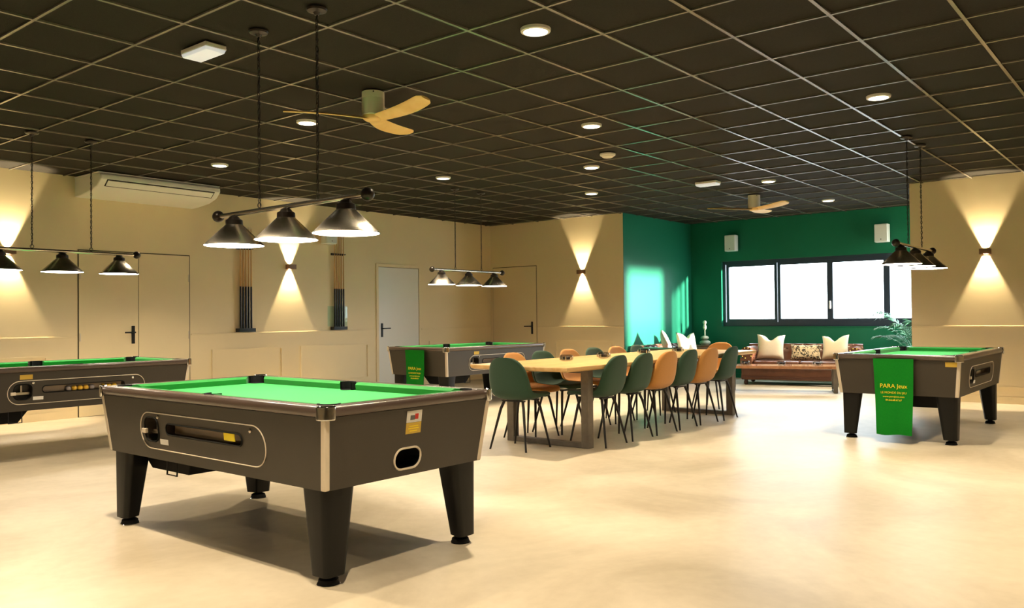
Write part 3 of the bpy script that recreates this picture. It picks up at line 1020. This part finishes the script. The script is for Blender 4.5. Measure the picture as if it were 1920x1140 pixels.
# ================================================================== lounge in the alcove
def make_sofa(label, loc, rz, w=1.95):
    T = thing('chesterfield_sofa', label, 'sofa', loc, rz, 'brown leather chesterfields')   # faces -y, origin under the middle
    dpt = .86
    h = w / 2
    MB().box(-h + .03, h - .03, -dpt / 2 + .04, dpt / 2 - .04, .085, .29).build('base', 'leather', T, bevel=.02)
    MB().box(-h + .03, h - .03, -dpt / 2 + .028, -dpt / 2 + .04, .12, .15).build('front_welt', 'leather_dark', T)
    for k in range(2):
        x0 = -h + .23 + k * (w - .46) / 2
        MB().box(x0 + .004, x0 + (w - .46) / 2 - .004, -dpt / 2 + .02, dpt / 2 - .24, .292, .405).build('seat_cushion', 'leather', T, bevel=.03)
    # rolled arms
    for sx in (-1, 1):
        prof = [(-.105, .29), (-.105, .50)]
        cx, cz, r = -.02, .535, .105
        prof += [(cx + r * math.cos(a), cz + r * math.sin(a)) for a in [math.radians(215 - 290 * k / 16) for k in range(17)]]
        prof += [(.085, .46), (.085, .29)]
        ar = MB().prism([(sx * (h - .11 + p[0] * -1 * -1), p[1]) for p in [(-q[0] * -1, q[1]) for q in prof]], 'y', -dpt / 2 + .01, dpt / 2 - .02).build('arm', 'leather', T, smooth=35)
        for k in range(9):
            a = math.radians(215 - 290 * k / 8)
            MB().sphere((sx * (h - .11 + cx + .088 * math.cos(a)), -dpt / 2 + .006, cz + .088 * math.sin(a)), .008, 8, 6).build('stud', 'gold', ar)
        for yy in (-.25, -.08, .10):
            MB().sphere((sx * (h - .11 - .108), yy, .46), .013, 8, 6).build('button', 'leather_dark', ar)
    # tufted back, rolled over at the top
    hb = h - .05
    nx, nz = 56, 22
    sil = [(.20, .30), (.205, .40), (.22, .50), (.245, .575), (.27, .625), (.31, .665), (.35, .675), (.39, .655), (.40, .60), (.40, .50), (.40, .29)]
    btn = []
    for r_, t_ in enumerate((.20, .34, .46)):
        for k in range(-4, 5):
            x = (k + (.5 if r_ % 2 else 0)) * .19
            if abs(x) < hb - .16:
                btn.append((x, t_))
    rows = []
    for i in range(nz + 1):
        t = i / nz
        y, z = catmull(sil, t)
        row = []
        for k in range(nx + 1):
            x = -hb + 2 * hb * k / nx
            dd = 0
            for bx, bt in btn:
                q = ((x - bx) / .07) ** 2 + ((t - bt) / .055) ** 2
                dd += math.exp(-q)
            dd = min(dd, 1.)
            row.append((x, y + (.036 * dd - .02 if t < .62 else 0), z))
        rows.append(row)
    mb = MB().grid(rows)
    n = nx + 1
    mb.f += [tuple(i * n for i in range(nz + 1)), tuple(i * n + nx for i in range(nz, -1, -1)), tuple(range(n)) + tuple(nz * n + k for k in range(nx, -1, -1))]
    bk = mb.build('backrest', 'leather', T, smooth=60)
    for bx, bt in btn:
        y, z = catmull(sil, bt)
        MB().sphere((bx, y + .010, z), .014, 8, 6).build('button', 'leather_dark', bk)
    for sx in (-1, 1):
        for sy in (-1, 1):
            MB().lathe([(.022, 0), (.036, .018), (.040, .045), (.030, .07), (.036, .087)], 14, (sx * (h - .10), sy * (dpt / 2 - .11), 0)).build('bun_foot', 'bun', T, smooth=50)
    return T
AS = math.radians(13)            # the far sofa stands slightly turned towards the room
SC = Vector((13.99, 5.12))
sofa_rz = -PI / 2 - AS * -1 - AS * 0
def sofa_dir(a):
    return Vector((math.cos(a), math.sin(a)))
make_sofa('brown leather chesterfield sofa under the window, three cushions on it', (SC.x, SC.y, 0), -PI / 2 + AS)
make_sofa('brown leather chesterfield sofa along the bright green wall, behind the dining table', (13.33, 7.10, 0), 0, 1.75)
make_sofa('brown leather chesterfield sofa behind the right pool table, mostly hidden by it', (13.40, 2.86, 0), PI, 1.6)

def make_cushion(name, label, m, w, h, d, loc, rz, tilt, chop=0., lean=0.):
    n = 18
    def pt(u, v, s):
        x = w / 2 * u * (1 - .10 * (1 - v * v))
        z = h / 2 * v * (1 - .10 * (1 - u * u))
        if chop and v > -.2:
            z -= chop * math.exp(-(u / .33) ** 2) * ((v + .2) / 1.2) ** 2
        th = d / 2 * ((1 - u ** 4) * (1 - v ** 4)) ** .55
        return (x, s * th, z)
    g = [-1 + 2 * k / n for k in range(n + 1)]
    mb = MB().grid([[pt(u, v, -1) for u in g] for v in g]).grid([[pt(u, v, 1) for u in g] for v in g], flip=True)
    o = mb.build(name, m, smooth=180)
    b = bmesh.new(); b.from_mesh(o.data)
    bmesh.ops.remove_doubles(b, verts=b.verts, dist=.0005)
    bmesh.ops.recalc_face_normals(b, faces=b.faces)
    b.to_mesh(o.data); b.free()
    o.location = loc
    o.rotation_euler = (tilt, lean, rz)
    return tag(o, label, 'cushion', 'scatter cushions on the sofas')
def sofa_pt(x, y, z):            # local point on the far sofa -> world
    c, s = math.cos(-PI / 2 + AS), math.sin(-PI / 2 + AS)
    return (SC.x + c * x - s * y, SC.y + s * x + c * y, z)
rzs = -PI / 2 + AS
make_cushion('cushion', 'cream linen cushion with dented top at the left of the far sofa', 'linen', .46, .44, .15, sofa_pt(-.52, .01, .622), rzs + .05, -.30, .09, .03)
make_cushion('cushion', 'small patterned oblong cushion in the middle of the far sofa', 'pattern', .50, .27, .12, sofa_pt(.05, .03, .535), rzs, -.28)
make_cushion('cushion', 'cream linen cushion at the right arm of the far sofa', 'linen', .44, .42, .14, sofa_pt(.52, -.01, .622), rzs - .2, -.30, .09, -.06)
make_cushion('cushion', 'pale pink pointed cushion on the sofa along the green wall', 'pink', .40, .40, .13, (12.92, 7.10, .675), .3, -.45, 0, PI / 4)
make_cushion('cushion', 'cream dented cushion on the sofa along the green wall, by its right arm', 'linen', .48, .46, .15, (13.66, 7.09, .645), -.25, -.25, .10, .04)
make_cushion('cushion', 'cream cushion showing above the right pool table, under the palm', 'linen', .44, .44, .14, (13.30, 2.90, .637), PI, -.30, .06, .1)

# coffee table
CT = thing('coffee_table', 'low glossy wooden coffee table in front of the far sofa', 'table', (12.55, 4.90, 0), math.radians(22))
MB().box(-.27, .27, -.80, .80, .360, .402).build('table_top', 'walnut', CT, bevel=.006)
for y in (-.74, .74):
    MB().box(-.22, -.16, y - .03, y + .03, 0, .36).box(.16, .22, y - .03, y + .03, 0, .36).box(-.16, .16, y - .03, y + .03, 0, .04).build('leg_frame', 'iron', CT, bevel=.003)
for y, l in ((.55, 'glass candle holder on the coffee table, leftmost of three'), (.02, 'glass candle holder on the coffee table, middle of three'), (-.50, 'glass candle holder on the coffee table, rightmost of three')):
    a = math.radians(22)
    make_candle(l, 12.55 - math.sin(a) * y, 4.90 + math.cos(a) * y, .4025, 'candle holders on the coffee table')

# side table with a stacked stone lamp in the corner
ST = thing('side_table', 'round dark side table in the green corner under the stone ornament', 'table', (14.52, 7.16, 0))
MB().lathe([(.20, .585), (.205, .59), (.205, .608), (.20, .612)], 28).build('table_top', 'bun', ST, smooth=40)
for k in range(3):
    a = k * 2 * PI / 3
    MB().tube([(.06 * math.cos(a), .06 * math.sin(a), .585), (.16 * math.cos(a), .16 * math.sin(a), 0)], [.015, .010], 8).build('leg', 'bun', ST, smooth=60)
SL = thing('stone_ornament', 'two stacked grey stones with a cream figure on a thin stem', 'ornament', (14.52, 7.16, .6125))
MB().sphere((0, 0, .050), .105, 20, 12, (1.08, .95, .48)).build('stone', 'stone', SL, smooth=180)
MB().sphere((-.012, 0, .140), .082, 20, 12, (1.05, .9, .50)).build('stone', 'stone', SL, smooth=180)
MB().rod((-.005, 0, .170), (-.005, 0, .30), .012, .010, 10).build('stem', 'cream_bulb', SL, smooth=60)
MB().lathe([(.010, .285), (.028, .305), (.036, .34), (.026, .375), (.020, .395), (.034, .415), (.036, .44), (.020, .462), (.004, .467)], 16, (-.005, 0, 0)).build('figure', 'cream_bulb', SL, smooth=60)

# palm
PALM = thing('potted_palm', 'feathery green palm by the window, half hidden behind the pillar', 'plant', (14.40, 3.42, 0))
MB().lathe([(.13, 0), (.17, .30), (.19, .32), (.19, .36), (.165, .36), (.16, .33)], 24).build('pot', 'terracotta', PALM, smooth=40)
MB().lathe([(.155, .30), (.158, .335), (.05, .345)], 20).build('soil', 'soil', PALM, smooth=40)
random.seed(11)
for k in range(16):
    a = 2 * PI * k / 16 + random.uniform(-.2, .2)
    ln = random.uniform(.75, 1.25)
    up = random.uniform(.55, 1.15)
    st = []
    for i in range(13):
        t = i / 12
        r = .03 + ln * .62 * t ** 1.25
        z = .34 + up * (1.45 * t - .72 * t ** 2.4)
        st.append(Vector((r * math.cos(a) * .45, r * math.sin(a) * .85, z)))
    fr = MB().tube(st, [.009 * (1 - .8 * i / 12) for i in range(13)], 5).build('frond', 'leaf', PALM, smooth=60)
    lv = MB()
    for i in range(4, 13):
        p = st[i]
        tdir = (st[i] - st[i - 1]).normalized()
        for j in range(2):
            for sd in (-1, 1):
                side = tdir.cross(Vector((0, 0, 1))).normalized() * sd
                q = p - tdir * (.03 * j)
                d_ = (side * .75 + tdir * .65 + Vector((0, 0, .15 - .25 * random.random()))).normalized()
                L = .24 * (1 - .55 * abs(i - 7) / 6) * random.uniform(.8, 1.1)
                wv = tdir * .009
                e = q + d_ * L - Vector((0, 0, L * .28))
                mid = q + d_ * L * .5
                up_ = Vector((0, 0, .0015))
                lv.add([q - wv * .5, q + wv * .5, mid + wv, e, mid - wv, mid + up_ * 2], [(0, 1, 5), (1, 2, 5), (2, 3, 5), (3, 4, 5), (4, 0, 5), (0, 4, 3, 2, 1)])
    lv.build('leaflets', 'leaf', fr)

# ================================================================== on the ceiling
def make_downlight(label, x, y, grp='round recessed downlights'):
    T = thing('downlight', label, 'ceiling light', (x, y, CEIL), 0, grp)
    MB().lathe([(.076, -.010), (.092, -.006), (.095, .004), (.095, .012), (.074, .012)], 32, cap=False).build('bezel', 'white', T, smooth=50)
    MB().lathe([(.078, -.004), (.078, .004)], 32).build('diffuser', 'down', T)
    lamp('downlight_lamp', 'AREA', (0, 0, -.012), DOWN_W, T, WARM, shape='DISK', size=.09, spread=math.radians(104))
dl = [((4.085, 3.125), 'round downlight nearest the camera, at the top middle'),
      ((7.18, 1.97), 'round downlight high at the right, above the right pool table'),
      ((6.467, 4.305), 'round downlight just above the oval detector, over the dining table'),
      ((4.65, 6.155), 'round downlight under the left blade of the near ceiling fan'),
      ((5.277, 8.60), 'round downlight at the end of the white air conditioner'),
      ((7.634, 7.335), 'round downlight right of the nearest billiard lamp, over the second pool table'),
      ((8.276, 5.516), 'round downlight just below the oval detector'),
      ((10.039, 6.697), 'round downlight in front of the cream wall with the sconce'),
      ((10.732, 4.346), 'round downlight above the far ceiling fan'),
      ((13.193, 4.388), 'round downlight inside the green alcove, right of the far fan')]
for (x, y), l in dl:
    make_downlight(l, x, y)
for x, y in ((1.85, 4.35), (1.7, 1.9), (4.5, .35), (-.3, 3.2), (9.3, -.2), (1.3, 6.9), (6.8, -.3)):
    make_downlight('round downlight in the ceiling outside the picture, behind the camera', x, y, 'downlights behind the camera')

def make_fan(label, x, y, ang):
    T = thing('ceiling_fan', label, 'ceiling fan', (x, y, CEIL), 0, 'ceiling fans')
    MB().lathe([(.078, -.185), (.088, -.180), (.088, -.052)], 32).build('motor_housing', 'fan_body', T, smooth=40)
    MB().lathe([(.086, -.052), (.088, -.048), (.088, 0)], 32).build('canopy', 'fan_body', T, smooth=40)
    for q in (30, 150, 270):
        a = math.radians(q + 200)
        MB().sphere((.088 * math.cos(a), .088 * math.sin(a), -.012), .006, 8, 6).build('screw', 'bronze', T)
    zb = -.205
    MB().lathe([(.02, zb - .024), (.055, zb - .020), (.078, zb - .005), (.082, -.186)], 28).build('hub', 'fan_wood', T, smooth=50)
    for k in range(3):
        a = ang + k * 2 * PI / 3
        rows = []
        N, Q = 16, 8
        for i in range(N + 1):
            t = i / N
            r = .02 + .66 * t
            w = .050 + .026 * math.sin(min(1, t * 1.15) * PI * .62) if t < .9 else (.050 + .026 * math.sin(PI * .62)) * (1 - ((t - .9) / .1) ** 2 * .45)
            sweep = .055 * math.sin(t * PI * .9) - .03 * t
            tw = -math.radians(18 - 6 * t)
            zc = zb + .028 * t
            ring_ = []
            for j in range(Q * 2):
                q = 2 * PI * j / (Q * 2)
                c_, s_ = math.cos(q) * w, math.sin(q) * .008
                yy = sweep + c_ * math.cos(tw) - s_ * math.sin(tw)
                zz = zc + c_ * math.sin(tw) + s_ * math.cos(tw)
                ring_.append((r * math.cos(a) - yy * math.sin(a), r * math.sin(a) + yy * math.cos(a), zz))
            rows.append(ring_)
        n = len(rows[0])
        mb = MB().grid(rows, close_u=True)
        mb.f += [tuple(reversed(range(n))), tuple(range(N * n, (N + 1) * n))]
        mb.build('blade', 'fan_wood', T, smooth=60)
make_fan('wooden three-blade ceiling fan near the camera, above the nearest billiard lamp', 4.37, 4.95, math.radians(23))
make_fan('wooden three-blade ceiling fan in front of the green alcove', 11.86, 5.03, math.radians(5))

def make_emergency(label, x, y, lx, ly):
    T = thing('emergency_light', label, 'emergency light', (x, y, CEIL), 0, 'rectangular emergency lights')
    MB().box(-lx / 2, lx / 2, -ly / 2, ly / 2, -.030, 0).build('housing', 'white', T, bevel=.006)
    MB().hexa([(-lx / 2 + .01, -ly / 2 + .01, -.052), (lx / 2 - .01, -ly / 2 + .01, -.052), (lx / 2 - .01, ly / 2 - .01, -.052), (-lx / 2 + .01, ly / 2 - .01, -.052)],
              [(-lx / 2 + .002, -ly / 2 + .002, -.030), (lx / 2 - .002, -ly / 2 + .002, -.030), (lx / 2 - .002, ly / 2 - .002, -.030), (-lx / 2 + .002, ly / 2 - .002, -.030)]).build('diffuser', 'emer', T, bevel=.004)
    MB().rod((lx / 2, -ly / 2 + .03, -.016), (lx / 2 + .012, -ly / 2 + .03, -.016), .009, n=10).build('status_lamp', 'white', T)
make_emergency('rectangular white emergency light on the ceiling at the upper left', 2.93, 4.96, .15, .30)
make_emergency('rectangular white emergency light on the ceiling before the green alcove', 10.22, 4.97, .15, .30)
DE = thing('smoke_detector', 'flat white smoke detector between two downlights', 'detector', (7.70, 4.92, CEIL))
MB().lathe([(.080, -.022), (.086, -.016), (.086, 0)], 28).build('base', 'white', DE, smooth=40)
MB().lathe([(.020, -.044), (.050, -.042), (.062, -.034), (.064, -.022)], 28).build('chamber', 'white', DE, smooth=40)

# air conditioner under the ceiling
AC = thing('air_conditioner', 'long white air conditioner under the ceiling above the double door', 'air conditioner', (5.32, YW - .002, CEIL))
pr = [(0, -.012), (-.655, -.012), (-.69, -.03), (-.695, -.085), (-.66, -.115), (-.60, -.165), (-.42, -.215), (-.15, -.24), (0, -.245)]
MB().prism(pr, 'x', -.78, .78).build('casing', 'white', AC, smooth=30, bevel=.012)
MB().box(-.79, .79, -.66, 0, -.012, -.0005).build('mounting_frame', 'white', AC)
def acp(u, k, off):
    a, b = Vector((0, *pr[3])), Vector((0, *pr[5]))
    p = a.lerp(b, k)
    nn = Vector((0, -.55, -.83)).normalized()
    return (u, p.y + nn.y * off, p.z + nn.z * off)
fl = [acp(u, k, .003) for u, k in ((-.70, .06), (.70, .06), (.70, .95), (-.70, .95))]
flb = [acp(u, k, -.02) for u, k in ((-.70, .06), (.70, .06), (.70, .95), (-.70, .95))]
MB().hexa(flb, fl).build('louver_joint', 'bronze', AC)
fl = [acp(u, k, .009) for u, k in ((-.686, .17), (.686, .17), (.686, .84), (-.686, .84))]
flb = [acp(u, k, .0) for u, k in ((-.686, .17), (.686, .17), (.686, .84), (-.686, .84))]
MB().hexa(flb, fl).build('louver', 'white', AC)

# ================================================================== on the walls
def make_sconce(label, pos, axis):
    """axis 'y': on the left wall, facing -y; 'x': on the end wall, facing -x"""
    T = thing('wall_sconce', label, 'wall light', pos, 0 if axis == 'y' else -PI / 2, 'up and down wall sconces')
    b = MB()
    w, h, dp, t = .062, .036, .10, .006
    b.box(-w, w, -dp, -dp + t, -h, h).box(-w, w, -t, 0, -h, h).box(-w, -w + t, -dp + t, -t, -h, h).box(w - t, w, -dp + t, -t, -h, h)
    b.build('shell', 'brown', T)
    MB().tube([(-.03, -.084, 0), (.03, -.084, 0)], .006, 8).build('bulb', 'down', T, smooth=60)
    for s in (-1, 1):
        lamp('sconce_lamp', 'SPOT', (0, -.026, s * -.022), SCONCE_W, T, (1.0, .80, .50), (0 if s < 0 else PI, 0, 0), spot_size=math.radians(58), spot_blend=.45, shadow_soft_size=.012)
make_sconce('lit up-and-down sconce on the left wall between the two cue racks', (7.674, YW, 1.97), 'y')
make_sconce('lit up-and-down sconce at the left edge behind the billiard lamp', (3.79, YW, 2.0), 'y')
make_sconce('lit up-and-down sconce on the cream wall beside the green alcove', (XW, 8.455, 1.972), 'x')
make_sconce('lit up-and-down sconce on the cream pillar wall at the right', (XW, 2.095, 1.972), 'x')

def make_speaker(label, pos, rz, tilt):
    T = thing('wall_speaker', label, 'speaker', pos, rz, 'white wall speakers')       # wall plane at y=0, faces -y
    MB().rod((0, 0, 0), (0, -.06, 0), .02, n=10).build('bracket', 'white_cool', T)
    pr = rrect(-.11, .11, -.20, -.05, .03, 4)
    cb = MB().prism(pr, 'z', -.15, .15).build('cabinet', 'white_cool', T, smooth=40, bevel=.008)
    MB().box(-.098, .098, -.206, -.199, -.138, .138).build('grille', 'white_cool', T, bevel=.003)
    MB().lathe([(.010, 0), (.010, .003)], 12).build('badge', 'grey', T, loc=(0, -.206, -.105)).rotation_euler = (PI / 2, 0, 0)
make_speaker('white speaker on the green wall above the left window pane', (XA, 6.70, 2.52), -PI / 2, 0)
make_speaker('white speaker on the green wall above the right end of the window', (XA, 4.02, 2.52), -PI / 2, 0)
make_speaker('pale speaker on the left wall behind the nearest billiard lamp shades', (8.33, YW, 2.50), 0, 0)

def make_cue_rack(label, x, side, acrylic=False):
    T = thing('cue_rack', label, 'cue rack', (x, YW, 0), 0, 'wall cue racks')
    MB().prism(rrect(-.155, .155, -.085, -.001, .035, 5), 'z', 1.005, 1.055).build('base_tray', 'black_metal', T, smooth=40)
    cl = MB().box(-.13, .13, -.014, -.001, 2.19, 2.225).build('top_clip', 'black_metal', T, bevel=.004)
    for k in range(6):
        u = -.110 + .044 * k
        MB().rod((u, -.014, 2.207), (u, -.075, 2.207), .0085, n=8).build('clip_finger', 'black_metal', cl, smooth=40)
    if acrylic:
        MB().box(-.195, .195, -.008, -.001, 1.06, 1.38).build('splash_panel', 'aqua', T)
    words = ('first', 'second', 'third', 'fourth', 'fifth', 'sixth')
    for k in range(5):
        u = -.088 + .044 * k
        c = thing('pool_cue', 'pool cue in the cue rack %s the sconce, %s from the left' % (side, words[k]), 'cue', (x + u, YW - .050, 1.056), 0, 'pool cues in the wall racks')
        MB().rod((0, 0, .0), (0, 0, .60), .0150, .0125, 12).build('butt', 'cue_black', c, smooth=60)
        MB().rod((0, 0, .60), (0, 0, 1.43), .0122, .0065, 12).build('shaft', 'cue_wood', c, smooth=60)
        MB().rod((0, 0, 1.43), (0, 0, 1.455), .0064, .0060, 10).build('tip', 'cream_bulb', c, smooth=60)
make_cue_rack('black wall cue rack left of the sconce, five cues standing in it', 6.895, 'left of')
make_cue_rack('black wall cue rack right of the sconce, with a clear panel at its foot', 8.590, 'right of', True)
